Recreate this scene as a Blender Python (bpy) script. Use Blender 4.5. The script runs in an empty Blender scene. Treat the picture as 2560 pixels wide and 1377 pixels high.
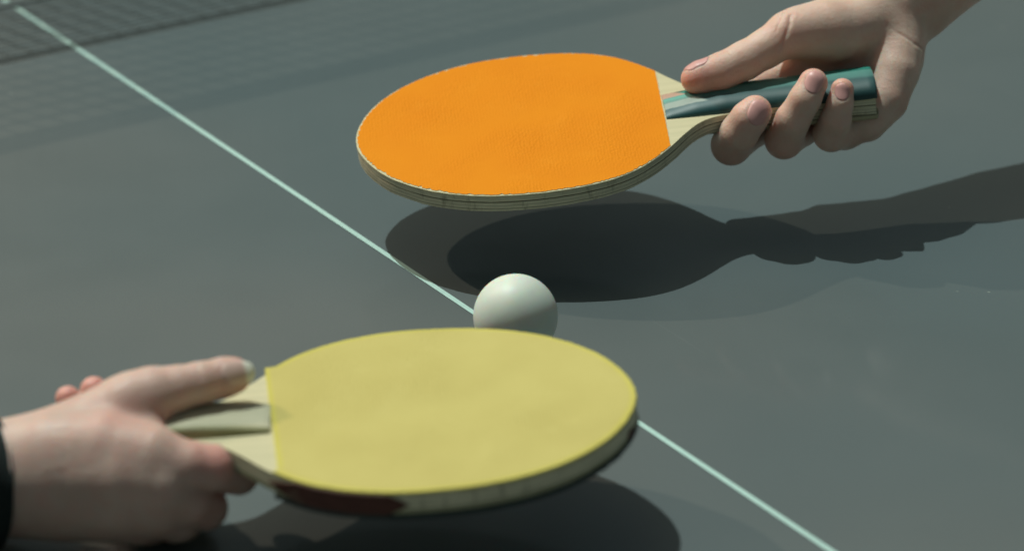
import bpy, bmesh, math, random
import numpy as np
from mathutils import Vector, Matrix
random.seed(4); np.random.seed(4)
S = bpy.context.scene
COL = S.collection
R_ = math.radians

# ---------------------------------------------------------------- camera
CX, CY, FPX = 1280.0, 688.5, 10070.0          # picture centre and focal length for a 2560 px wide frame
PITCH = R_(24.0); DB = 1.90                    # camera tilt, distance to the ball (m)
RV = np.array([1.0, 0, 0]); UV = np.array([0, math.sin(PITCH), math.cos(PITCH)])
FV = np.array([0, math.cos(PITCH), -math.sin(PITCH)]); TV = -FV
BALL_R = 0.020
ball_c = np.array([0, 0, BALL_R])
CAM = ball_c - (RV*(1289-CX)/FPX - UV*(790-CY)/FPX + FV)*DB
def ray(px, py): return RV*(px-CX)/FPX - UV*(py-CY)/FPX + FV
def at_z(px, py, z):                           # point of height z seen at a pixel of the photograph
    r = ray(px, py); return CAM + r*((z-CAM[2])/r[2])
def at_d(px, py, depth): return CAM + ray(px, py)*depth
def depth_of(p): return float(np.dot(np.asarray(p)-CAM, FV))

cam = bpy.data.cameras.new('camera'); camo = bpy.data.objects.new('camera', cam); COL.objects.link(camo)
cam.sensor_width = 36; cam.lens = 36*FPX/2560; cam.clip_start = .05; cam.clip_end = 200
M = Matrix.Identity(4)
for i in range(3):
    M[i][0] = RV[i]; M[i][1] = UV[i]; M[i][2] = TV[i]; M[i][3] = CAM[i]
camo.matrix_world = M
S.camera = camo
cam.dof.use_dof = True; cam.dof.focus_distance = 1.955; cam.dof.aperture_fstop = 6.3

# ---------------------------------------------------------------- light
SUN_DIR = Vector((-.32, .32, 1.0)).normalized()      # towards the sun
w = bpy.data.worlds.new('World'); S.world = w; w.use_nodes = True
nt = w.node_tree; bg = nt.nodes['Background']
sky = nt.nodes.new('ShaderNodeTexSky'); sky.sky_type = 'NISHITA'; sky.sun_disc = False
sky.sun_elevation = math.asin(SUN_DIR.z); sky.sun_rotation = math.atan2(SUN_DIR.x, SUN_DIR.y)
sky.air_density = 1.6; sky.dust_density = 4.0; sky.ozone_density = 1.0
tint = nt.nodes.new('ShaderNodeMix'); tint.data_type = 'RGBA'; tint.blend_type = 'MULTIPLY'; tint.inputs[0].default_value = 1
tint.inputs[7].default_value = (.95, 1.0, .80, 1)           # the photograph's greenish white balance, over the whole sky
nt.links.new(sky.outputs[0], tint.inputs[6]); nt.links.new(tint.outputs[2], bg.inputs[0]); bg.inputs[1].default_value = 0.05
def lamp(name, kind, direction, energy, color):
    l = bpy.data.lights.new(name, kind); o = bpy.data.objects.new(name, l); COL.objects.link(o)
    l.energy = energy; l.color = color
    o.rotation_euler = Vector(direction).to_track_quat('Z', 'Y').to_euler()
    return o
sun = lamp('sun', 'SUN', SUN_DIR, 4.0, (0.89, 1.0, 0.955)); sun.data.angle = R_(.6)
# second, weaker and warmer lamp low on the left: it throws the fainter second shadows of the photograph
LDIR = Vector((-1.08, .76, 1.0)).normalized()
fl = lamp('floodlight', 'SPOT', LDIR, 325, (1.0, .80, .60)); fl.location = LDIR*4.2
fl.data.spot_size = R_(60); fl.data.spot_blend = .5; fl.data.shadow_soft_size = .03
S.view_settings.view_transform = 'Standard'; S.view_settings.look = 'None'
S.view_settings.exposure = -0.54; S.view_settings.gamma = 1.0

# ---------------------------------------------------------------- materials
class NT:
    def __init__(s, name):
        s.m = bpy.data.materials.new(name); s.m.use_nodes = True; s.t = s.m.node_tree
        s.b = s.t.nodes['Principled BSDF']; s.co = s.t.nodes.new('ShaderNodeTexCoord').outputs['Object']
    def n(s, kind, **kw):
        x = s.t.nodes.new('ShaderNode'+kind)
        for k, v in kw.items():
            if k.startswith('i_'): x.inputs[k[2:].replace('_', ' ')].default_value = v
            else: setattr(x, k, v)
        return x
    def l(s, a, b): s.t.links.new(a, b)
    def noise(s, scale, detail=4, rough=.55, vec=None):
        x = s.n('TexNoise'); x.inputs['Scale'].default_value = scale; x.inputs['Detail'].default_value = detail
        x.inputs['Roughness'].default_value = rough; s.l(vec or s.co, x.inputs['Vector']); return x.outputs['Fac']
    def ramp(s, fac, stops, interp='LINEAR'):
        x = s.n('ValToRGB'); x.color_ramp.interpolation = interp; e = x.color_ramp.elements
        while len(e) < len(stops): e.new(.5)
        for q, (p, c) in zip(e, stops):
            q.position = p; q.color = (c, c, c, 1) if isinstance(c, (int, float)) else (*c, 1)
        s.l(fac, x.inputs[0]); return x.outputs[0]
    def mix(s, fac, a, b, mode='MIX'):
        x = s.n('Mix', data_type='RGBA', blend_type=mode)
        for sock, v in ((x.inputs[0], fac), (x.inputs[6], a), (x.inputs[7], b)):
            if isinstance(v, (int, float)): sock.default_value = v
            elif isinstance(v, tuple): sock.default_value = (*v, 1)
            else: s.l(v, sock)
        return x.outputs[2]
    def mapr(s, fac, a, b, c, d):
        x = s.n('MapRange'); s.l(fac, x.inputs[0])
        for i, v in enumerate((a, b, c, d)): x.inputs[i+1].default_value = v
        return x.outputs[0]
    def scale(s, v):
        x = s.n('Mapping'); s.l(s.co, x.inputs[0]); x.inputs['Scale'].default_value = v; return x.outputs[0]
    def bump(s, h, strength, dist, prev=None):
        x = s.n('Bump'); x.inputs['Strength'].default_value = strength; x.inputs['Distance'].default_value = dist
        s.l(h, x.inputs['Height'])
        if prev: s.l(prev, x.inputs['Normal'])
        return x.outputs[0]
    def done(s, color, rough, normal=None, **kw):
        for sock, v in ((s.b.inputs['Base Color'], color), (s.b.inputs['Roughness'], rough)):
            if isinstance(v, (int, float)): sock.default_value = v
            elif isinstance(v, tuple): sock.default_value = (*v, 1)
            else: s.l(v, sock)
        if normal: s.l(normal, s.b.inputs['Normal'])
        for k, v in kw.items():
            i = s.b.inputs[k.replace('_', ' ')]
            i.default_value = v
        return s.m

def sepxyz(t):
    x = t.n('SeparateXYZ'); t.l(t.co, x.inputs[0]); return x.outputs
def mat_table():
    t = NT('table_paint')
    c = t.mix(t.mapr(t.noise(1.5, 2), .40, .60, 0, 1), (.082, .114, .120), (.122, .132, .127))  # broad warm-to-teal tones painted in, imitating the light's shift across the top
    fine = t.noise(900, 2)
    c = t.mix(t.mapr(fine, .3, .7, 0, .5), c, (.095, .110, .112))
    # sparse dust specks
    v = t.n('TexVoronoi'); v.inputs['Scale'].default_value = 34; t.l(t.co, v.inputs['Vector'])
    spk = t.mapr(v.outputs['Distance'], .018, .03, 1, 0)
    rare = t.mapr(t.noise(9, 1), .56, .6, 0, 1)
    mm = t.n('Math', operation='MULTIPLY'); t.l(spk, mm.inputs[0]); t.l(rare, mm.inputs[1])
    mk = t.n('Math', operation='MULTIPLY'); t.l(mm.outputs[0], mk.inputs[0]); mk.inputs[1].default_value = .5
    c = t.mix(mk.outputs[0], c, (.34, .38, .33))
    # faint long scratches
    mp = t.n('Mapping'); t.l(t.co, mp.inputs[0]); mp.inputs['Rotation'].default_value = (0, 0, .5); mp.inputs['Scale'].default_value = (1.4, 90, 1)
    sc = t.mapr(t.noise(3.0, 1, vec=mp.outputs[0]), .77, .79, 0, .05)
    c = t.mix(sc, c, (.33, .36, .35))
    r = t.mapr(t.noise(14, 4), .3, .7, .36, .46)
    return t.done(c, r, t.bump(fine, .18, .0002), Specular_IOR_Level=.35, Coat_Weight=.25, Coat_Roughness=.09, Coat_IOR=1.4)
def mat_line():
    t = NT('line_paint')
    c = t.mix(t.noise(300, 4), (.36, .56, .52), (.50, .68, .62))
    c = t.mix(t.mapr(t.noise(700, 4, .7), .60, .68, 0, .55), c, (.14, .20, .19))
    return t.done(c, .45)
def mat_rubber(name, c1, c2, c3, pim=True):
    t = NT(name)
    c = t.mix(t.mapr(t.noise(22, 4), .35, .68, 0, 1), c1, c2)
    c = t.mix(t.mapr(t.noise(60, 5, .7), .55, .75, 0, .5), c, c3)
    v = t.n('TexVoronoi'); v.inputs['Scale'].default_value = 620; v.inputs['Randomness'].default_value = .5; t.l(t.co, v.inputs['Vector'])
    where = t.mapr(t.noise(26, 3), .40, .62, .10, 1)
    h = t.n('Math', operation='MULTIPLY'); t.l(v.outputs['Distance'], h.inputs[0]); t.l(where, h.inputs[1])
    n1 = t.bump(h.outputs[0], .7, .0005)
    n2 = t.bump(t.noise(1500, 3), .25, .0002, n1)
    return t.done(c, .75, n2, Specular_IOR_Level=.15)
def mat_wood(name, c1, c2, sc=(12, 260, 420), rough=.6, dark=(.10, .08, .04), dk=.35):
    t = NT(name)
    vec = t.scale(sc)
    g = t.noise(1.0, 6, .65, vec)
    c = t.mix(t.mapr(g, .3, .7, 0, 1), c1, c2)
    c = t.mix(t.mapr(t.noise(55, 5, .7), .56, .74, 0, dk), c, dark)
    return t.done(c, rough, t.bump(g, .3, .0004), Specular_IOR_Level=.3)
def mat_teal_handle():
    t = NT('teal_laminate'); o = sepxyz(t)
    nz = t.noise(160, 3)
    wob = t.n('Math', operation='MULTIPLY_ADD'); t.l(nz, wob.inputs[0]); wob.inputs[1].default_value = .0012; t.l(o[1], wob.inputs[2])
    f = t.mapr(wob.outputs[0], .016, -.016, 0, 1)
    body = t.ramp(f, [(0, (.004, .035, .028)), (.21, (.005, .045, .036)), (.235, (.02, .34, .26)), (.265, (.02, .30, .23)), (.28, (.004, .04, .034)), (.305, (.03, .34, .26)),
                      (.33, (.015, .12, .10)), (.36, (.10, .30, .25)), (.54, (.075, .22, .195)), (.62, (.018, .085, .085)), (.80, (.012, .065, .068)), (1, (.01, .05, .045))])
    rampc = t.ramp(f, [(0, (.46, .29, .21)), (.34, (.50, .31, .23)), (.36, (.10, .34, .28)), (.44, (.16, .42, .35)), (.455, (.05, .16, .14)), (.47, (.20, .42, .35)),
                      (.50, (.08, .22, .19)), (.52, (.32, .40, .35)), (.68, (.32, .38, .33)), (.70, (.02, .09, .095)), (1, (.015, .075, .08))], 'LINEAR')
    # the stripes are laid on the sloping front end only
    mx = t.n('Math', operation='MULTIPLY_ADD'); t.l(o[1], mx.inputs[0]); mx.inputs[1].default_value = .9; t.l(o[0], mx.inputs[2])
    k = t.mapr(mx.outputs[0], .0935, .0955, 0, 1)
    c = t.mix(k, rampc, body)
    c = t.mix(t.mapr(t.noise(90, 5), .5, .8, 0, .3), c, (.08, .12, .11))
    return t.done(c, .48, t.bump(t.noise(400, 3, vec=t.scale((.1, 1, 1))), .1, .0003), Specular_IOR_Level=.5)
def mat_strata(name, stops):
    t = NT(name); o = sepxyz(t)
    f = t.mapr(o[2], -.011, .011, 0, 1)
    c = t.ramp(f, stops)
    c = t.mix(t.mapr(t.noise(1, 5, .6, t.scale((30, 300, 300))), .45, .8, 0, .45), c, (.10, .08, .045))
    return t.done(c, .6, t.bump(t.noise(1, 4, .6, t.scale((30, 500, 900))), .3, .0003))
def mat_skin(name, base, blush, dark):
    t = NT(name)
    at = t.n('Attribute', attribute_name='blush').outputs['Fac']
    c = t.mix(t.mapr(t.noise(45, 4), .35, .7, 0, 1), base, dark)
    c = t.mix(t.mapr(t.noise(120, 5, .7), .45, .75, 0, .38), c, blush)
    c = t.mix(at, c, blush)
    v = t.n('TexVoronoi'); v.inputs['Scale'].default_value = 950; t.l(t.co, v.inputs['Vector'])
    n1 = t.bump(v.outputs['Distance'], .30, .0003)
    n2 = t.bump(t.noise(300, 6, .7), .42, .0008, n1)
    m = t.done(c, t.mapr(t.noise(120, 3), .3, .7, .42, .56), n2, Specular_IOR_Level=.42, Subsurface_Weight=.6, Subsurface_Scale=.008)
    t.b.inputs['Subsurface Radius'].default_value = (1.0, .35, .2)
    return m
def mat_nail(name, c1, c2):
    t = NT(name)
    at = t.n('Attribute', attribute_name='free_edge').outputs['Fac']
    c = t.mix(t.noise(250, 3), c1, c2)
    c = t.mix(at, c, (.80, .78, .66))
    return t.done(c, .42, t.bump(t.noise(1, 3, vec=t.scale((1200, 1200, 100))), .05, .0002), Specular_IOR_Level=.5)

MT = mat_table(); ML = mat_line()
M_OR = mat_rubber('orange_rubber', (.77, .250, .003), (.74, .228, .002), (.79, .268, .008))
M_YE = mat_rubber('yellow_rubber', (.56, .48, .165), (.52, .44, .145), (.58, .50, .18))
M_YEE = mat_rubber('yellow_rubber_rim', (.58, .51, .125), (.54, .47, .11), (.60, .54, .15))
M_BK = NT('dark_rubber'); M_BK = M_BK.done((.014, .028, .026), .5)
M_CREAM = mat_wood('pale_veneer', (.62, .56, .36), (.52, .48, .30), dk=.12)
M_PLY = mat_wood('poplar_ply', (.37, .37, .22), (.25, .26, .15), (14, 14, 900), dk=.3)
M_PLY2 = mat_wood('lower_ply', (.40, .38, .23), (.26, .25, .15), (60, 60, 700), dk=.35)
def mat_ply(name, zs, c1, c2):
    t = NT(name); o = sepxyz(t); vec = t.scale((70, 70, 700)); g = t.noise(1.0, 6, .65, vec)
    c = t.mix(t.mapr(g, .3, .7, 0, 1), c1, c2)
    wz = t.n('Math', operation='MULTIPLY_ADD'); t.l(t.noise(60, 3), wz.inputs[0]); wz.inputs[1].default_value = .0007; t.l(o[2], wz.inputs[2])
    for z, d_ in zs:
        a = t.n('Math', operation='SUBTRACT'); t.l(wz.outputs[0], a.inputs[0]); a.inputs[1].default_value = (z+.35)*1e-3
        b = t.n('Math', operation='ABSOLUTE'); t.l(a.outputs[0], b.inputs[0])
        c = t.mix(t.mapr(b.outputs[0], .00012, .0003, d_, 0), c, (.09, .075, .045))
    c = t.mix(t.mapr(t.noise(1, 5, .7, t.scale((180, 180, 60))), .56, .72, 0, .6), c, (.13, .11, .06))
    return t.done(c, .65, t.bump(g, .5, .0005), Specular_IOR_Level=.25)
M_PLY = mat_ply('poplar_ply', [(2.6, .25)], (.72, .67, .48), (.58, .54, .38))
M_PLY2 = mat_ply('lower_ply', [(-1.2, .3), (-2.9, .6)], (.74, .68, .49), (.56, .52, .37))
M_GLUE = mat_wood('glue_joint', (.10, .09, .055), (.16, .14, .08))
M_TEAL = mat_teal_handle()
M_OLIVE = mat_wood('olive_wood', (.30, .30, .17), (.40, .39, .25), dk=.2)
M_WAN = mat_wood('bare_handle_wood', (.42, .42, .32), (.33, .34, .25), dk=.1)
def mat_bare_handle():
    t = NT('bare_handle_wood'); o = sepxyz(t); g = t.noise(1.0, 6, .65, t.scale((14, 300, 300)))
    c = t.mix(t.mapr(g, .3, .7, 0, 1), (.56, .53, .38), (.45, .43, .30))
    a = t.n('Math', operation='ABSOLUTE'); t.l(o[1], a.inputs[0])
    side = t.mapr(a.outputs[0], .0105, .0112, 0, 1)
    c = t.mix(side, c, (.27, .26, .13))
    c = t.mix(t.mapr(t.noise(60, 4), .5, .75, 0, .35), c, (.20, .19, .12))
    return t.done(c, .5, t.bump(g, .3, .0004), Specular_IOR_Level=.35)
M_WAN = mat_bare_handle()
M_TAPE = mat_wood('red_brown_edge', (.07, .022, .016), (.10, .035, .025), dk=.3, dark=(.30, .26, .18))
M_STRA = mat_strata('striped_handle_wood', [(0, (.13, .05, .035)), (.12, (.15, .06, .04)), (.16, (.40, .36, .22)), (.26, (.42, .38, .24)), (.29, (.14, .12, .07)), (.34, (.42, .39, .25)),
        (.43, (.40, .37, .23)), (.46, (.13, .11, .07)), (.5, (.42, .39, .25)), (1, (.42, .39, .25))])
M_SK1 = mat_skin('skin_upper', (.70, .505, .41), (.70, .30, .24), (.63, .45, .36))
M_SK2 = mat_skin('skin_lower', (.62, .44, .37), (.66, .29, .245), (.55, .385, .32))
M_N1 = mat_nail('nail_upper', (.70, .36, .33), (.64, .33, .30)); M_N2 = mat_nail('nail_lower', (.64, .44, .38), (.60, .40, .34))
def mat_ball():
    t = NT('ball_celluloid')
    c = t.mix(t.mapr(t.noise(70, 5), .4, .7, 0, 1), (.66, .74, .66), (.62, .70, .62))
    return t.done(c, .48, t.bump(t.noise(2500, 2), .05, .0001), Specular_IOR_Level=.45, Subsurface_Weight=.9, Subsurface_Scale=.014)
M_BALL = mat_ball()
M_NET = NT("net_cord").done((.02, .035, .03), .8, Alpha=.6)
M_TAPEW = NT('net_tape').done((.16, .18, .16), .7, Alpha=.5)   # thin woven tape that lets light through
t_ = NT('black_cloth'); M_SLV = t_.done((.006, .012, .011), .9, t_.bump(t_.noise(900, 3), .5, .0006))
M_SCREW = NT('steel').done((.3, .3, .3), .3, Metallic=1.0)

# ---------------------------------------------------------------- object helpers
def tag(o, label=None, cat=None, kind=None, group=None):
    for k, v in (('label', label), ('category', cat), ('kind', kind), ('group', group)):
        if v: o[k] = v
    return o
def mk(name, verts, faces, mat, parent=None, smooth=True, mats=None):
    me = bpy.data.meshes.new(name); me.from_pydata([tuple(map(float, v)) for v in verts], [], [list(map(int, f)) for f in faces]); me.update()
    for m in (mats or [mat]): me.materials.append(m)
    if smooth: me.polygons.foreach_set('use_smooth', [True]*len(me.polygons))
    o = bpy.data.objects.new(name, me); COL.objects.link(o)
    if parent: o.parent = parent
    return o
def empty(name, loc):
    o = bpy.data.objects.new(name, None); COL.objects.link(o); o.location = tuple(loc); o.empty_display_size = .02; return o
def box(x0, x1, y0, y1, z0, z1, vs, fs):
    b = len(vs)
    vs += [(x, y, z) for z in (z0, z1) for y in (y0, y1) for x in (x0, x1)]
    fs += [[b+i for i in f] for f in ((0, 2, 3, 1), (4, 5, 7, 6), (0, 1, 5, 4), (2, 6, 7, 3), (0, 4, 6, 2), (1, 3, 7, 5))]

# ---------------------------------------------------------------- table, centre line, net
pA = at_z(30, 14, 0); pB = at_z(2078, 1377, 0)
ld = (pB-pA); ld /= np.linalg.norm(ld)                     # the centre line runs from the net towards the near end
table = empty('table_tennis_table', (pA[0], pA[1], 0)); table.rotation_euler = (0, 0, math.atan2(ld[1], ld[0]))
tag(table, 'dark grey-green table tennis table with a thin pale centre line', 'table')
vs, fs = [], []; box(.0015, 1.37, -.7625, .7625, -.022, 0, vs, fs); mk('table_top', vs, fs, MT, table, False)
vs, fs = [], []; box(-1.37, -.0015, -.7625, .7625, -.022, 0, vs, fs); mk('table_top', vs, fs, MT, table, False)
def strip(name, x0, x1, y0, y1, z):
    return mk(name, [(x0, y0, z), (x1, y0, z), (x1, y1, z), (x0, y1, z)], [(0, 1, 2, 3)], ML, table, False)
LW = .00150
strip('centre_line', .006, 1.37, -LW, LW, .0003)
strip('centre_line', -1.37, -.006, -LW, LW, .0003)
for sy in (-1, 1):
    for a, b in ((.006, 1.35), (-1.35, -.006)): strip('side_line', a, b, sy*.7525-.01, sy*.7525+.01, .0003)
net = empty('net', (pA[0], pA[1], 0)); net.rotation_euler = table.rotation_euler
tag(net, 'dark mesh net with a top tape at the far left corner of the table', 'net')
vs, fs = [], []
NH = .188
for i in range(130):
    y = -.90+i*.01385; box(-.0006, .0006, y-.00075, y+.00075, .004, NH-.012, vs, fs)
for j in range(13):
    z = .006+j*.01385; box(-.0007, .0007, -.90, .90, z-.00075, z+.00075, vs, fs)
o = mk('net_mesh', vs, fs, M_NET, net, False); o['kind'] = 'stuff'
vs, fs = [], []; box(-.0015, .0015, -.9, .9, NH-.013, NH, vs, fs); mk('top_tape', vs, fs, M_TAPEW, net, False)
for sy in (-1, 1):
    vs, fs = [], []; box(-.008, .008, sy*.905-.006, sy*.905+.006, -.03, NH+.002, vs, fs); mk('post', vs, fs, M_NET, net, False)

def mat_ground():
    t = NT('pale_paving')
    c = t.mix(t.mapr(t.noise(1.3, 6), .3, .7, 0, 1), (.60, .56, .50), (.52, .49, .44))
    c = t.mix(t.mapr(t.noise(60, 5), .4, .8, 0, .5), c, (.25, .24, .22))
    return t.done(c, .85, t.bump(t.noise(90, 4), .4, .004))
gr = mk('ground', [(-30, -30, -.76), (30, -30, -.76), (30, 30, -.76), (-30, 30, -.76)], [(0, 1, 2, 3)], mat_ground(), None, False); gr['kind'] = 'structure'
# ---------------------------------------------------------------- ball
bm = bmesh.new(); bmesh.ops.create_uvsphere(bm, u_segments=64, v_segments=40, radius=BALL_R)
me = bpy.data.meshes.new('ball'); bm.to_mesh(me); bm.free(); me.materials.append(M_BALL)
me.polygons.foreach_set('use_smooth', [True]*len(me.polygons))
ball = bpy.data.objects.new('table_tennis_ball', me); COL.objects.link(ball); ball.location = tuple(ball_c)
tag(ball, 'small white ball standing on the centre line behind the yellow racket', 'ball')

# ---------------------------------------------------------------- rackets
def spline(xs, ys, q):
    xs = np.array(xs, float); ys = np.array(ys, float); m = np.gradient(ys, xs)
    i = np.clip(np.searchsorted(xs, q)-1, 0, len(xs)-2); h = xs[i+1]-xs[i]; t = (q-xs[i])/h
    return ((2*t**3-3*t**2+1)*ys[i]+(t**3-2*t**2+t)*h*m[i]+(-2*t**3+3*t**2)*ys[i+1]+(t**3-t**2)*h*m[i+1])
PROFILE = {'orange': ([78, 88, 100, 113, 125, 136, 145, 152, 159, 165, 171, 178, 187, 200, 228, 266], [74.7, 75.2, 74.6, 72.8, 69.4, 63.8, 56.4, 49.0, 40.2, 31.5, 23.8, 18.0, 15.0, 13.8, 13.8, 15.2]),
           'yellow': ([78, 88, 100, 113, 125, 136, 145, 152, 159, 165, 171, 178, 187, 200, 225, 266], [74.7, 75.2, 74.8, 72.3, 68.0, 61.8, 54.2, 46.0, 36.8, 29.0, 22.0, 17.2, 14.6, 13.4, 13.2, 14.0])}
WS, WW = PROFILE['orange']                       # half width of the blade and handle along the axis, mm
TS = [0, .5, 2, 6, 12, 20, 35, 50, 65, 78]            # half width over sqrt(s) towards the tip
TW = [w_/math.sqrt(max(s_, .5)) for s_, w_ in zip(TS, [7.4, 7.4, 14.7, 26.2, 37.6, 47.8, 60.6, 68.4, 72.9, 74.7])]
def halfw(s):
    if s <= 0: return 0.0
    if s < 78: return math.sqrt(s)*float(spline(TS, TW, np.array([max(s, .01)]))[0])
    return float(spline(WS, WW, np.array([s]))[0])
def outline(smax):                              # (s, t) round the racket, mm, tip at s = 0
    ss = [78*(1-math.cos(a)) for a in np.linspace(0, math.pi/2, 44)][1:]+list(np.linspace(80, smax, int((smax-78)/2.2)))
    up = [(s, halfw(s)) for s in ss]
    return up, [(0, 0)]+up, [(s, -w_) for s, w_ in reversed(up)]
def racket(name, label, centre_px, z, aw, bw, sc, group):
    """centre of the blade, axis towards the handle end, axis across towards the camera, size factor"""
    C0 = at_z(*centre_px, z)
    aw = np.array(aw)/np.linalg.norm(aw); bw = np.array(bw)-aw*np.dot(aw, bw); bw /= np.linalg.norm(bw)
    # local frame: x from blade centre towards the handle end, y towards the camera, z up
    nw = np.cross(aw, bw)
    if nw[2] < 0: nw = -nw
    e = empty(name, C0)
    hand_ = 1.0 if np.dot(np.cross(aw, bw), nw) > 0 else -1.0
    Mx = Matrix.Identity(4)
    for i in range(3): Mx[i][0] = aw[i]; Mx[i][1] = bw[i]*hand_; Mx[i][2] = nw[i]; Mx[i][3] = C0[i]
    e.matrix_world = Mx
    F = dict(y=hand_, o=C0, a=aw, b=bw, n=nw, sc=sc*1e-3, e=e)
    tag(e, label, 'racket', group=group)
    return F
def loc(F, s, t, n): return ((s-78)*F['sc'], t*F['sc']*F['y'], n*F['sc'])
def world(F, s, t, n):
    x, y, z = loc(F, s, t, n); return F['o']+F['a']*x+F['b']*y*F['y']+F['n']*z
def plate(F, name, mat, pts, n0, n1, bev=.25, jit=0.0, seed=0, mats=None):
    rng = np.random.RandomState(seed); N = len(pts); P = np.array(pts, float)
    tan = np.roll(P, -1, 0)-np.roll(P, 1, 0); nor = np.stack([-tan[:, 1], tan[:, 0]], 1); nor /= np.linalg.norm(nor, axis=1)[:, None]+1e-9
    area = np.sum(P[:, 0]*np.roll(P[:, 1], -1)-P[:, 1]*np.roll(P[:, 0], -1))
    if area < 0: nor = -nor                      # now points inwards
    if jit:
        j = rng.rand(N)*jit; j = (j+np.roll(j, 1))/2
        P = P+nor*j[:, None]
    rings = [(P+nor*bev, n0), (P, n0+bev), (P, n1-bev), (P+nor*bev, n1)]
    V, Fc = [], []
    for Q, z in rings: V += [loc(F, q[0], q[1], z) for q in Q]
    for r in range(3):
        for i in range(N):
            j = (i+1) % N; Fc.append((r*N+i, r*N+j, (r+1)*N+j, (r+1)*N+i))
    Fc.append(list(range(N))[::-1]); Fc.append([3*N+i for i in range(N)])
    o = mk(name, V, Fc, mat, F['e'], False, mats=mats)
    bm = bmesh.new(); bm.from_mesh(o.data); bmesh.ops.recalc_face_normals(bm, faces=bm.faces)
    if mats:
        for f in bm.faces:
            if len(f.verts) == 4: f.material_index = 1
    bm.to_mesh(o.data); bm.free()
    return o
def full_outline(off=0.0, smax=259):
    up, _, _ = outline(smax); P = [(off*1.0, 0)]
    P = [(0+off, 0)]+[(s+(off if s < 30 else 0), max(w_-off, .3)) for s, w_ in up]+[(s+(off if s < 30 else 0), -max(w_-off, .3)) for s, w_ in reversed(up)]
    return P
def rubber_outline(cut, inset, jit, seed, tilt=0.0):
    rng = np.random.RandomState(seed)
    ss = [78*(1-math.cos(a)) for a in np.linspace(0, math.pi/2, 90)][1:]+list(np.arange(79, cut, 1.0))
    def side(sgn):
        out = []
        for i, s in enumerate(ss):
            u = (78-s)/78
            j = inset+jit*(rng.rand()**2)*(1 if rng.rand() < .75 else 2)
            w_ = halfw(s); k = 1-j/75.0 if s < 78 else 1
            out.append((78-(78-s)*k if s < 78 else s, sgn*(w_*k if s < 78 else w_-j)))
        return out
    P = [(inset+jit*.6, 0)]+side(1)
    w1 = P[-1][1]
    cutp = [(cut+tilt*t/40+rng.rand()*.25, t) for t in np.linspace(w1-.5, -w1+.5, 30)]
    return P+cutp+side(-1)[::-1]
def rim_outline(cut, w0, w1):
    pass
def scale_piece(F, name, mat, n0, up, s0, s1, wf, hf, cap=True, ex=2.6):
    V, Fc = [], []; ns = np.concatenate([np.linspace(s0, s0+40, 24), np.linspace(s0+42, s1, 22)]); K = 21
    for s in ns:
        w_, h_ = wf(s), hf(s)
        for i in range(K):
            a = math.pi*i/(K-1); c, sn = math.cos(a), math.sin(a)
            t = w_*math.copysign(abs(c)**(2/ex), c); n = h_*abs(sn)**(2/ex)
            V.append(loc(F, s, t, n0+up*n))
    L = len(ns)
    for r in range(L-1):
        for i in range(K-1): Fc.append((r*K+i, r*K+i+1, (r+1)*K+i+1, (r+1)*K+i))
        Fc.append((r*K+K-1, r*K, (r+1)*K, (r+1)*K+K-1))
    # rounded rear edge
    b = len(V); ce = [(s1+.8, .95), (s1+1.2, .86)]
    for s, q in ce:
        w_, h_ = wf(s1)*q, hf(s1)*q
        for i in range(K):
            a = math.pi*i/(K-1); c, sn = math.cos(a), math.sin(a)
            V.append(loc(F, s, w_*math.copysign(abs(c)**(2/ex), c), n0+up*(h_*abs(sn)**(2/ex))))
    for r in (L-1, L):
        for i in range(K-1): Fc.append((r*K+i, r*K+i+1, (r+1)*K+i+1, (r+1)*K+i))
        Fc.append((r*K+K-1, r*K, (r+1)*K, (r+1)*K+K-1))
    Fc.append([b+K+i for i in range(K)]); Fc.append(list(range(K))[::-1])
    o = mk(name, V, Fc, mat, F['e'], True)
    bm = bmesh.new(); bm.from_mesh(o.data); bmesh.ops.recalc_face_normals(bm, faces=bm.faces)
    for e in bm.edges:
        if len(e.link_faces) == 2 and e.calc_face_angle(0) > .6: e.smooth = False
    bm.to_mesh(o.data); bm.free()
    return o
hw = lambda s: float(np.interp(s, [150, 160, 175, 190, 220, 252], [12.8, 13.2, 13.4, 13.3, 13.0, 14.8]))

OR = racket('racket', 'worn orange racket held at the top right, with a teal handle', (1271.3, 332), .053, (.9937, .062, .092), (.04731, -.99341, -.10436), .984, 'table tennis rackets')
YE = racket('racket', 'yellow racket in the foreground with a bare pale wood handle', (1122.3, 1040), .051, (-.99805, -.03660-.006, -.05059-.006), (.03702, -.99929, -.00730), 1.041, 'table tennis rackets')

FO = full_outline(0, 265)
plate(OR, 'veneer', M_CREAM, FO, 3.6, 4.6, .2, .35, 1)
plate(OR, 'ply', M_PLY, full_outline(.15, 265), 1.1, 3.6, .15, .3, 2)
plate(OR, 'ply', M_GLUE, full_outline(.65, 265), .45, 1.15, .05, .3, 3)
plate(OR, 'ply', M_PLY2, full_outline(.25, 265), -4.4, .45, .3, .4, 4)
plate(OR, 'rubber', M_OR, rubber_outline(157.4, .8, .75, 5, -.3), 4.6, 4.9, .03, mats=[M_OR, M_CREAM])
plate(OR, 'rubber', M_BK, rubber_outline(155, 3.2, .4, 6), -5.6, -4.4, .15)
hh = lambda s: float(np.interp(s, [157.6, 159, 174, 188, 204, 265], [2.2, 3.0, 5.6, 6.8, 7.0, 7.6]))
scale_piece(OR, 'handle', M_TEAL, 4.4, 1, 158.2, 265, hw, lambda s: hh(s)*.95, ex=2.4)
scale_piece(OR, 'handle', M_STRA, -4.2, -1, 166, 265, hw, lambda s: hh(s-6)*.75, ex=3.2)

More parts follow.
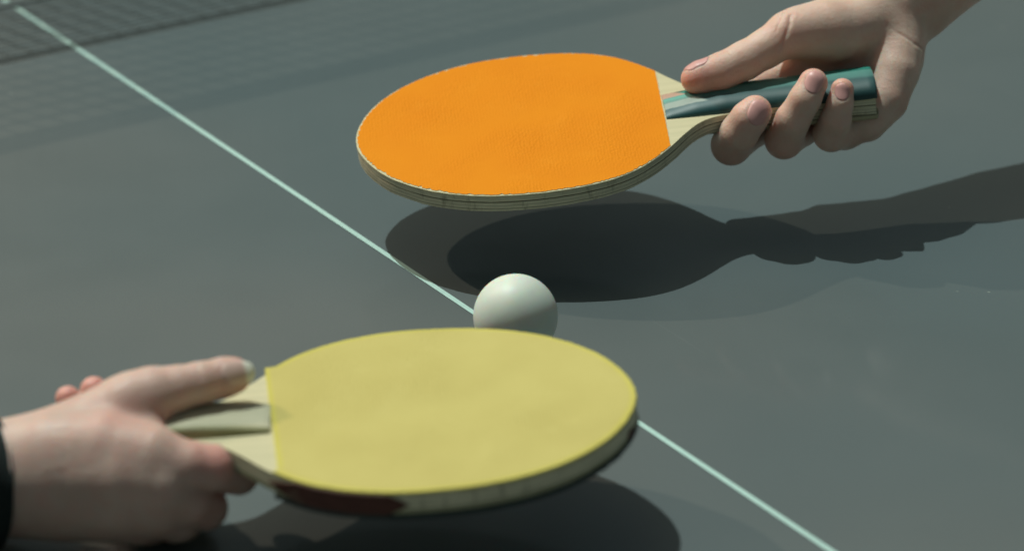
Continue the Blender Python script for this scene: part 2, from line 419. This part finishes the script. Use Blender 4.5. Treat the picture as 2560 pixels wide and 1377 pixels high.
WS, WW = PROFILE['yellow']
FO = full_outline(0, 249)
plate(YE, 'veneer', M_CREAM, FO, 3.2, 4.2, .2, .3, 11)
plate(YE, 'ply', M_PLY2, full_outline(.2, 249), -3.0, 3.2, .3, .3, 12)
plate(YE, 'ply', M_OLIVE, full_outline(.4, 249), -4.7, -3.0, .2, .3, 14)
plate(YE, 'rubber', M_YEE, rubber_outline(151, .25, .3, 15, -2.8), 4.2, 5.2, .3)
ro = [(78+(s-78)*.965 if s < 140 else s-2.2, t*.962) for s, t in rubber_outline(151, .2, .05, 16, -2.8)]
plate(YE, 'rubber_face', M_YE, ro, 5.15, 5.26, .03)
plate(YE, 'rubber', M_BK, rubber_outline(151, -.2, .3, 17, -2.8), -7.2, -4.7, .4)
scale_piece(YE, 'handle', M_WAN, 4.0, 1, 151.5, 249, lambda s: hw(s)*.97, lambda s: hh(s+6)*.80, ex=5.5)
scale_piece(YE, 'handle', M_OLIVE, -4.4, -1, 162, 249, hw, lambda s: hh(s-2)*.8, ex=3.5)
# red-brown remains of edge tape on the near side of the yellow blade
def edge_tape(F, s0, s1, sgn, n0, n1, off, seed):
    rng = np.random.RandomState(seed); V, Fc = [], []; ss = np.linspace(s0, s1, 40)
    P = np.array([(s, sgn*halfw(s)) for s in ss]); tan = np.gradient(P, axis=0); nor = np.stack([tan[:, 1], -tan[:, 0]], 1); nor /= np.linalg.norm(nor, axis=1)[:, None]
    if np.sum(nor*(P-np.array([78, 0]))) < 0: nor = -nor
    for i, p in enumerate(P):
        f = min(1, i/6, (39-i)/8); mid = (n0+n1)/2
        lo = mid+(n0-mid)*f-rng.rand()*.2; hi = mid+(n1-mid)*f+rng.rand()*.3*f
        q0 = p-nor[i]*.2; q1 = p+nor[i]*off
        for q, z in ((q0, hi), (q1, hi-.12*f), (q1, lo+.12*f), (q0, lo)): V.append(loc(F, q[0], q[1], z))
    for i in range(39):
        for j in range(3): Fc.append((i*4+j, i*4+j+1, (i+1)*4+j+1, (i+1)*4+j))
    return mk('edge_tape', V, Fc, M_TAPE, F['e'], False)
edge_tape(YE, 96, 152, 1, -4.7, 4.0, .4, 3)
edge_tape(YE, 3.0, 5.5, 1, -4.6, -1.5, .4, 4)

# ---------------------------------------------------------------- hands: smooth blends of tapered limbs, one skin surface each
def smin(a, b, k):
    h = np.maximum(k-np.abs(a-b), 0)/k; return np.minimum(a, b)-h*h*h*k/6
class Hand:
    def __init__(s): s.base = []; s.chains = []; s.carves = []
    @staticmethod
    def seg(p, q):
        a, b, ra, rb = q; ab = b-a; t = np.clip(((p-a)@ab)/max(float(ab@ab), 1e-12), 0, 1)
        v = p-a-t[:, None]*ab; return np.sqrt(np.einsum('ij,ij->i', v, v))-(ra+(rb-ra)*t)
    def chain(s, pts, k=.004, kb=.006, base=False):
        pr = []
        for (a, ra), (b, rb) in zip(pts[:-1], pts[1:]): pr.append((np.asarray(a, float), np.asarray(b, float), ra, rb))
        if base: s.base.append((pr, k))
        else: s.chains.append((pr, k, kb))
    def f(s, p, carve=True):
        if len(p) > 400 and not getattr(s, 'inner', 0):
            s.inner = 1; out = np.empty(len(p)); base, ch, cv = s.base, s.chains, s.carves
            key = np.floor((p-p.min(0))/.012).astype(np.int64); kk = (key[:, 0]*4096+key[:, 1])*4096+key[:, 2]
            od = np.argsort(kk, kind='stable'); sk = kk[od]; cuts = np.flatnonzero(np.diff(sk))+1
            for g in np.split(od, cuts):
                q = p[g]; c = (q.min(0)+q.max(0))/2; R = np.linalg.norm(q.max(0)-c)
                def nearq(x, m=.022):
                    return float(s.seg(c[None], x)[0])-R < m
                s.base = [([x for x in pr if nearq(x)], k) for pr, k in base]
                s.chains = [(y, k, kb) for y, k, kb in (([x for x in pr if nearq(x)], k, kb) for pr, k, kb in ch) if y]
                s.carves = [(x, k) for x, k in cv if nearq(x, .004)] if carve else []
                out[g] = s.f(q, carve)
            s.base, s.chains, s.carves = base, ch, cv; s.inner = 0
            return out
        d = np.full(len(p), 1.0)
        for pr, k in s.base:
            c = np.full(len(p), 1.0)
            for q in pr: c = smin(c, s.seg(p, q), .002)
            d = smin(d, c, k)
        out = d
        for pr, k, kb in s.chains:
            c = np.full(len(p), 1.0)
            for q in pr: c = smin(c, s.seg(p, q), min(k, .0028))
            m = smin(d, c, kb)
            out = smin(out, m, .0008)
        if carve:
            for q, k in s.carves: out = -smin(-out, s.seg(p, q), k)
        return out
    def grad(s, p):
        e = 2e-4; g = np.stack([s.f(p+np.eye(3)[i]*e)-s.f(p-np.eye(3)[i]*e) for i in range(3)], 1)
        return g/(np.linalg.norm(g, axis=1)[:, None]+1e-12)
    def cast(s, px, py, t0, carve=False):
        r = ray(px, py); r = r/np.linalg.norm(r); p = CAM+r*(t0)
        for _ in range(120):
            d = float(s.f(p[None], carve)[0])
            if d < 5e-5: break
            p = p+r*d*.8
            if np.linalg.norm(p-CAM) > t0+1.2: return None
        return p
    def groove(s, pix, r=.0006, k=.0014, t0=1.5, depth=0.0):
        P = [s.cast(x, y, t0) for x, y in pix]; P = [q for q in P if q is not None]
        for a, b in zip(P[:-1], P[1:]): s.carves.append(((a, b, r, r), k))
    def bake(s, h):
        P = [x for pr, _ in s.base for x in pr]+[x for pr, _, _ in s.chains for x in pr]
        lo = np.min([np.minimum(q[0], q[1])-max(q[2], q[3]) for q in P], 0)-.006
        hi = np.max([np.maximum(q[0], q[1])+max(q[2], q[3]) for q in P], 0)+.006
        c = 4; nc = np.ceil((hi-lo)/(h*c)).astype(int)+1
        g = [lo[i]+np.arange(nc[i])*h*c for i in range(3)]
        X = np.stack(np.meshgrid(*g, indexing='ij'), -1).reshape(-1, 3)
        dc = s.f(X, False).reshape(nc)
        near = np.abs(dc) < h*c*1.8
        nf = (nc-1)*c+1
        D = np.full(nf, 1.0, np.float32)
        # sign from coarse grid, refined near the surface
        cell = near[:-1, :-1, :-1].copy()
        for dx in (0, 1):
            for dy in (0, 1):
                for dz in (0, 1): cell |= near[dx:nc[0]-1+dx, dy:nc[1]-1+dy, dz:nc[2]-1+dz]
        D[:] = np.repeat(np.repeat(np.repeat(np.pad(dc[:-1, :-1, :-1], ((0, 1),)*3, mode='edge'), c, 0), c, 1), c, 2)[:nf[0], :nf[1], :nf[2]]
        cm = np.repeat(np.repeat(np.repeat(cell, c, 0), c, 1), c, 2); m = np.zeros(nf, bool); m[:cm.shape[0], :cm.shape[1], :cm.shape[2]] = cm
        m[1:] |= m[:-1].copy(); m[:, 1:] |= m[:, :-1].copy(); m[:, :, 1:] |= m[:, :, :-1].copy()
        idx = np.argwhere(m); vals = np.empty(len(idx), np.float32)
        for i in range(0, len(idx), 200000): vals[i:i+200000] = s.f(lo+idx[i:i+200000]*h)
        D[m] = vals
        return surface_nets(D, lo, h)
def surface_nets(D, lo, h):
    sg = D < 0
    nx, ny, nz = D.shape
    cnt = np.zeros((nx-1, ny-1, nz-1), np.int8)
    for dx in (0, 1):
        for dy in (0, 1):
            for dz in (0, 1): cnt += sg[dx:nx-1+dx, dy:ny-1+dy, dz:nz-1+dz]
    act = np.argwhere((cnt > 0) & (cnt < 8)); ids = np.full((nx-1, ny-1, nz-1), -1, np.int64); ids[act[:, 0], act[:, 1], act[:, 2]] = np.arange(len(act))
    acc = np.zeros((len(act), 3)); n = np.zeros(len(act))
    cs = [(x, y, z) for x in (0, 1) for y in (0, 1) for z in (0, 1)]
    for i, a in enumerate(cs):
        for b in cs[i+1:]:
            if sum(abs(u-v) for u, v in zip(a, b)) != 1: continue
            A = act+a; B = act+b; da = D[A[:, 0], A[:, 1], A[:, 2]]; db = D[B[:, 0], B[:, 1], B[:, 2]]
            m = (da < 0) != (db < 0); t = np.where(m, da/(da-db+1e-20), 0)
            p = np.array(a)[None]+t[:, None]*(np.array(b)-np.array(a))[None]
            acc[m] += p[m]; n[m] += 1
    V = lo+(act+acc/n[:, None])*h
    Q = []
    for ax in range(3):
        sl0 = [slice(None)]*3; sl1 = [slice(None)]*3; sl0[ax] = slice(0, -1); sl1[ax] = slice(1, None)
        e0 = sg[tuple(sl0)]; e1 = sg[tuple(sl1)]; E = np.argwhere(e0 != e1)
        o1, o2 = [i for i in range(3) if i != ax]
        E = E[(E[:, o1] > 0) & (E[:, o2] > 0) & (E[:, o1] < D.shape[o1]-1) & (E[:, o2] < D.shape[o2]-1)]
        inside = sg[E[:, 0], E[:, 1], E[:, 2]]
        def cid(a, b):
            T = E.copy(); T[:, o1] -= a; T[:, o2] -= b; return ids[T[:, 0], T[:, 1], T[:, 2]]
        q = np.stack([cid(1, 1), cid(0, 1), cid(0, 0), cid(1, 0)], 1)
        flip = inside if ax != 1 else ~inside
        q = np.where(flip[:, None], q, q[:, ::-1]); Q.append(q)
    Q = np.concatenate(Q)
    return V, Q[(Q >= 0).all(1)]
def skin_object(hand, mat, root, h, blush):
    V, Q = hand.bake(h)
    o_ = np.array(root.location)
    me = bpy.data.meshes.new('body'); me.vertices.add(len(V)); me.vertices.foreach_set('co', (V-o_).astype(np.float32).ravel())
    me.loops.add(len(Q)*4); me.loops.foreach_set('vertex_index', Q.astype(np.int32).ravel())
    me.polygons.add(len(Q)); me.polygons.foreach_set('loop_start', np.arange(0, len(Q)*4, 4, dtype=np.int32))
    me.update(calc_edges=True); me.validate()
    me.polygons.foreach_set('use_smooth', [True]*len(me.polygons))
    at = me.attributes.new('blush', 'FLOAT', 'POINT'); b = np.zeros(len(V))
    for p, r, s_ in blush:
        d = np.linalg.norm(V-np.asarray(p), axis=1); b = np.maximum(b, s_*np.exp(-(d/r)**2))
    at.data.foreach_set('value', b.astype(np.float32))
    me.materials.append(mat); o = bpy.data.objects.new('body', me); COL.objects.link(o); o.parent = root
    print('body', len(V), len(Q)); return o
CC = lambda x, y, d: RV*x+UV*y+TV*d                 # direction from picture-right, picture-up, towards the camera
def nail(hand, root, mat, c, axis, normal, hw_, hl, free=.0, grow=0.0, up=.0002):
    axis = axis/np.linalg.norm(axis); normal = normal-axis*np.dot(axis, normal); normal /= np.linalg.norm(normal); side = np.cross(axis, normal)
    NU, NV = 13, 15; V = []; fe = []; Q_ = []
    for j in range(NV):
        v = -1+2*j/(NV-1); wv = (1-abs(v)**4*.42) if v > 0 else (1-abs(v)**3.4*.45)
        for i in range(NU):
            u = -1+2*i/(NU-1); Q_.append(c+side*hw_*u*wv+axis*hl*v*(1-.16*u*u))
    Q_ = np.array(Q_); P_ = Q_+normal*.012
    for _ in range(45):
        d = hand.f(P_, False); st = (d > 1e-4) & ((P_-Q_)@normal > -.006); P_ = P_-normal*(d*.8*st)[:, None]
    for j in range(NV):
        v = -1+2*j/(NV-1)
        wv = (1-abs(v)**4*.42) if v > 0 else (1-abs(v)**3.4*.45)
        for i in range(NU):
            u = -1+2*i/(NU-1)
            vv = v*(1-.16*u*u)
            q = c+side*hw_*u*wv+axis*hl*vv
            p = P_[j*NU+i]
            e = max(abs(u)**4, (abs(v)**6 if v < 0 else 0))
            V.append(p+normal*(up*(1-e)-.0001)+(axis*grow*max(0, v-.55)/.45+normal*grow*.25*max(0, v-.55)/.45))
            fe.append(1.0 if (free and v > 1-free+.25*u*u*free) else 0.0)
    Fc = [(j*NU+i, j*NU+i+1, (j+1)*NU+i+1, (j+1)*NU+i) for j in range(NV-1) for i in range(NU-1)]
    n0 = len(V)
    V2 = [v-normal*.0006 for v in V]; V += V2; fe += fe
    rim = [i for i in range(NU)]+[j*NU+NU-1 for j in range(1, NV)]+[(NV-1)*NU+i for i in range(NU-2, -1, -1)]+[j*NU for j in range(NV-2, 0, -1)]
    Fc += [tuple(n0+i for i in f[::-1]) for f in list(Fc)]
    for a, b in zip(rim, rim[1:]+rim[:1]): Fc.append((a, b, b+n0, a+n0))
    o_ = np.array(root.location)
    o = mk('fingernail', [v-o_ for v in V], Fc, mat, root, True)
    bm = bmesh.new(); bm.from_mesh(o.data); bmesh.ops.recalc_face_normals(bm, faces=bm.faces); bm.to_mesh(o.data); bm.free()
    at = o.data.attributes.new('free_edge', 'FLOAT', 'POINT'); at.data.foreach_set('value', fe)
    R = [V[i] for i in rim if V[i] is not None]
    return [q-normal*.0000 for q in R]

mm = 1e-3
# ---- upper right hand, palm towards the camera
h1 = Hand(); D1 = depth_of(world(OR, 215, 0, 0))+.0015
def A_(px, py, d, r): return (at_d(px, py, D1-d*mm), r*mm)
# palm body behind the handle, thenar on top, heel round the handle end
h1.chain([A_(2195, 35, -34, 19), A_(2140, 70, -30, 16.5), A_(2040, 120, -28, 14), A_(1965, 165, -29, 10.5)], k=.009, base=True)
h1.chain([A_(2215, 55, -34, 19), A_(2170, 130, -30, 14), A_(2080, 200, -29, 11), A_(2010, 235, -27, 10)], k=.009, base=True)
h1.chain([A_(2245, 70, -30, 14), A_(2240, 150, -22, 13), A_(2190, 240, -20, 12), A_(2120, 280, -22, 10.5)], k=.009, base=True)
h1.chain([A_(2150, 62, -20, 15), A_(2080, 80, -13, 15.5), A_(2000, 82, -8, 12.5)], k=.010, base=True)           # thenar
h1.chain([A_(2248, 95, -22, 12.5), A_(2240, 180, -12, 11.5), A_(2215, 250, -7, 11), A_(2165, 300, -4, 11)], k=.009, base=True)  # hypothenar
h1.chain([A_(2200, 40, -32, 21), A_(2262, -30, -38, 25), A_(2360, -140, -48, 29), A_(2900, -640, -100, 37)], k=.010, base=True)
h1.chain([A_(2228, 62, -32, 17), A_(2285, -5, -36, 22), A_(2380, -110, -46, 27), A_(2920, -610, -100, 34)], k=.010, base=True)
# thumb
h1.chain([A_(2060, 68, -10, 13.5), A_(1968, 88, -3, 11.2), A_(1915, 122, 0, 9.8), A_(1862, 152, 2, 9.7), A_(1800, 181, 3, 9.4), A_(1752, 194, 4, 8.2), A_(1739, 198, 4, 7.4)], k=.005, kb=.008)
# index, under the blade
h1.chain([A_(1990, 180, -26, 11), A_(1905, 214, -22, 9.5), A_(1830, 252, -18, 9), A_(1768, 280, -17, 7.5)], k=.004, kb=.005)
# middle, ring and little finger
h1.chain([A_(1965, 215, -28, 10), A_(1880, 320, -14, 10), A_(1828, 363, 5, 9.9), A_(1848, 332, 16, 9.5), A_(1872, 298, 21, 9.0), A_(1888, 280, 21, 8.3)], k=.0035, kb=.004)
h1.chain([A_(2050, 235, -26, 10), A_(2000, 320, -12, 9.6), A_(1960, 350, 6, 9.4), A_(1982, 300, 17, 8.6), A_(2012, 250, 22, 7.9), A_(2033, 208, 21, 7.3)], k=.0035, kb=.004)
h1.chain([A_(2130, 290, -18, 10.5), A_(2110, 322, -6, 10.5), A_(2078, 334, 6, 9.0), A_(2090, 298, 15, 7.6), A_(2100, 260, 19, 6.5), A_(2106, 225, 19, 5.8)], k=.0035, kb=.006)
h1.groove([(1976, 38), (1974, 60), (1966, 85), (1958, 108), (1950, 130)], .0005, .0018)
h1.groove([(1962, 28), (1948, 55), (1940, 80)], .0003, .001)
h1.groove([(2215, 62), (2250, 85), (2285, 108), (2312, 128)], .0004, .0016)
h1.groove([(1812, 128), (1822, 140), (1828, 152)], .0002, .001)
p1 = empty('person', world(OR, 215, 0, -60)); tag(p1, 'hand and bare forearm at the top right gripping the teal handle of the orange racket', 'person', group='players holding rackets')
def nail_ring(hand, R, r=.00014, k=.0008):
    R = R+R[:1]
    for a, b in zip(R[0:-1:1], R[1::1]): hand.carves.append(((a, b, r, r), k))
def pixnail(hand, root, mat, px, py, t0, axis, normal, hw_, hl, **kw):
    c = hand.cast(px, py, t0); R = nail(hand, root, mat, c, axis, normal, hw_*mm, hl*mm, **kw); nail_ring(hand, R)
pixnail(h1, p1, M_N1, 1897, 284, 1.5, CC(.50, .84, .10), CC(.28, -.05, .95), 5.2, 6.3)
pixnail(h1, p1, M_N1, 2036, 206, 1.5, CC(.42, .88, .10), CC(.12, .06, .98), 4.5, 5.6)
pixnail(h1, p1, M_N1, 2106, 230, 1.5, CC(.18, .96, .10), CC(.08, .06, .98), 3.5, 4.2)
tn = at_d(1745, 190, D1-.003)
nail_ring(h1, nail(h1, p1, M_N1, tn, CC(-.95, -.18, .05), CC(-.12, .93, .33), .0058, .0066))
bl1 = [(A_(1740, 200, 6, 0)[0], .013, .75), (A_(1885, 270, 22, 0)[0], .010, .55), (A_(2035, 190, 22, 0)[0], .009, .6), (A_(2106, 215, 20, 0)[0], .008, .6),
       (A_(1828, 385, 8, 0)[0], .010, .35), (A_(1960, 380, 8, 0)[0], .010, .35), (A_(1960, 90, 2, 0)[0], .012, .2)]
skin_object(h1, M_SK1, p1, .0007, bl1)

# ---- lower left hand, back of the hand towards the camera
h2 = Hand(); D2 = depth_of(world(YE, 205, 0, 0))
def B_(px, py, d, r): return (at_d(px, py, D2-d*mm), r*mm)
h2.chain([B_(-20, 1150, 8, 16), B_(120, 1130, 14, 16), B_(260, 1120, 18, 15), B_(375, 1140, 22, 13.2)], k=.010, base=True)     # index metacarpal
h2.chain([B_(-20, 1190, 10, 17), B_(140, 1190, 16, 16), B_(300, 1195, 22, 14.5), B_(405, 1210, 24, 12.5)], k=.010, base=True)
h2.chain([B_(-20, 1225, 8, 17), B_(140, 1240, 12, 15.5), B_(300, 1255, 17, 13.5), B_(390, 1265, 17, 12)], k=.010, base=True)
h2.chain([B_(-20, 1252, 2, 14), B_(120, 1272, 6, 13), B_(270, 1288, 9, 11), B_(350, 1295, 8, 10.5)], k=.010, base=True)
h2.chain([B_(-40, 1200, 2, 22), B_(-200, 1212, 12, 26), B_(-420, 1225, 28, 30), B_(-900, 1250, 65, 36)], k=.012, base=True)
h2.chain([B_(60, 1120, 4, 13), B_(185, 1075, 6, 13), B_(300, 1020, 4, 12.8), B_(375, 990, 2, 11.2)], k=.010, base=True)       # thumb metacarpal
h2.chain([B_(300, 1095, 10, 10), B_(370, 1080, 10, 7)], k=.012, base=True)                                                      # web
# thumb
h2.chain([B_(340, 1002, 3, 12), B_(385, 988, 2, 10.8), B_(445, 970, 0, 9.6), B_(500, 957, -3, 9.0), B_(560, 943, -7, 8.6), B_(583, 938, -8, 7.9)], k=.005, kb=.010)
# index: knuckle then under the neck
h2.chain([B_(390, 1145, 22, 12.2), B_(470, 1163, 23, 10.4), B_(532, 1168, 20, 9.8), B_(580, 1182, 9, 8.6), B_(596, 1186, 2, 8.4), B_(585, 1165, -14, 7)], k=.004, kb=.007)
h2.chain([B_(415, 1215, 22, 12), B_(470, 1250, 16, 10.6), B_(512, 1268, 7, 9.6), B_(490, 1255, -14, 8.5), B_(430, 1190, -26, 7.5), B_(390, 1120, -28, 6.5)], k=.004, kb=.006)
h2.chain([B_(395, 1270, 16, 11.5), B_(440, 1295, 8, 10.2), B_(452, 1298, -2, 9.4), B_(400, 1240, -24, 8), B_(310, 1120, -33, 7), B_(235, 975, -33, 6.2)], k=.004, kb=.006)
h2.chain([B_(350, 1295, 8, 10.5), B_(375, 1305, 0, 9.4), B_(370, 1300, -8, 8.6), B_(300, 1210, -27, 7.2), B_(230, 1110, -33, 6.4), B_(170, 995, -33, 5.6)], k=.004, kb=.006)
h2.groove([(490, 912), (498, 930), (506, 948)], .0003, .0012)
p2 = empty('person', world(YE, 205, 0, -60)); tag(p2, 'hand at the lower left with a black sleeve, gripping the yellow racket', 'person', group='players holding rackets')
pixnail(h2, p2, M_N2, 589, 927, 1.3, CC(.97, .20, -.15), CC(.20, .40, .9), 5.4, 6.2, free=.36, grow=.0022)
for (x, y, d) in ((235, 975, -33), (170, 995, -33)):
    q = B_(x, y, d, 6)[0]; nail_ring(h2, nail(h2, p2, M_N2, q, CC(-.45, .85, .1), CC(.1, .2, -.97), .0042, .005))
bl2 = [(B_(240, 955, -26, 0)[0], .009, 1), (B_(172, 975, -26, 0)[0], .009, 1), (B_(545, 1140, 28, 0)[0], .010, .75), (B_(590, 950, -4, 0)[0], .010, .5), (B_(300, 1050, 22, 0)[0], .014, .35), (B_(415, 1065, 10, 0)[0], .008, .6), (B_(520, 1260, 14, 0)[0], .012, .4),
       (B_(235, 985, -30, 0)[0], .010, 1), (B_(170, 1005, -30, 0)[0], .010, 1), (B_(510, 1090, 26, 0)[0], .010, .5)]
skin_object(h2, M_SK2, p2, .0008, bl2)
# sleeve: a cloth tube round the forearm, with a rolled rim
def sleeve(root, pts, mat):
    V, Fc = [], []; K = 48; o_ = np.array(root.location); rings = []
    ax = pts[-1][0]-pts[0][0]; ax /= np.linalg.norm(ax); u = np.cross(ax, [0, 0, 1.0]); u /= np.linalg.norm(u); v = np.cross(u, ax)
    prof = [(pts[0][0]+ax*.004, pts[0][1]-.0012)]+[(pts[0][0]-ax*.0002, pts[0][1]-.0008)]+[(pts[0][0]-ax*.0006, pts[0][1]+.0008)]+pts
    for n_, (c, r) in enumerate(prof):
        for i in range(K):
            a = 2*math.pi*i/K; rr = r*(1+.02*math.sin(3*a+n_)+.012*math.sin(7*a+1.7*n_)); V.append(c+(u*math.cos(a)+v*math.sin(a))*rr-o_)
    for n_ in range(len(prof)-1):
        for i in range(K): j = (i+1) % K; Fc.append((n_*K+i, n_*K+j, (n_+1)*K+j, (n_+1)*K+i))
    Fc.append([(len(prof)-1)*K+i for i in range(K)])
    return mk('sleeve', V, Fc, mat, root, True)
sl = [B_(-14, 1202, 5, 27.5), B_(-45, 1203, 7, 29.0), B_(-90, 1205, 10, 30), B_(-170, 1211, 14, 32), B_(-290, 1218, 22, 34), B_(-420, 1225, 30, 37), B_(-930, 1252, 66, 44)]
sleeve(p2, sl, M_SLV)
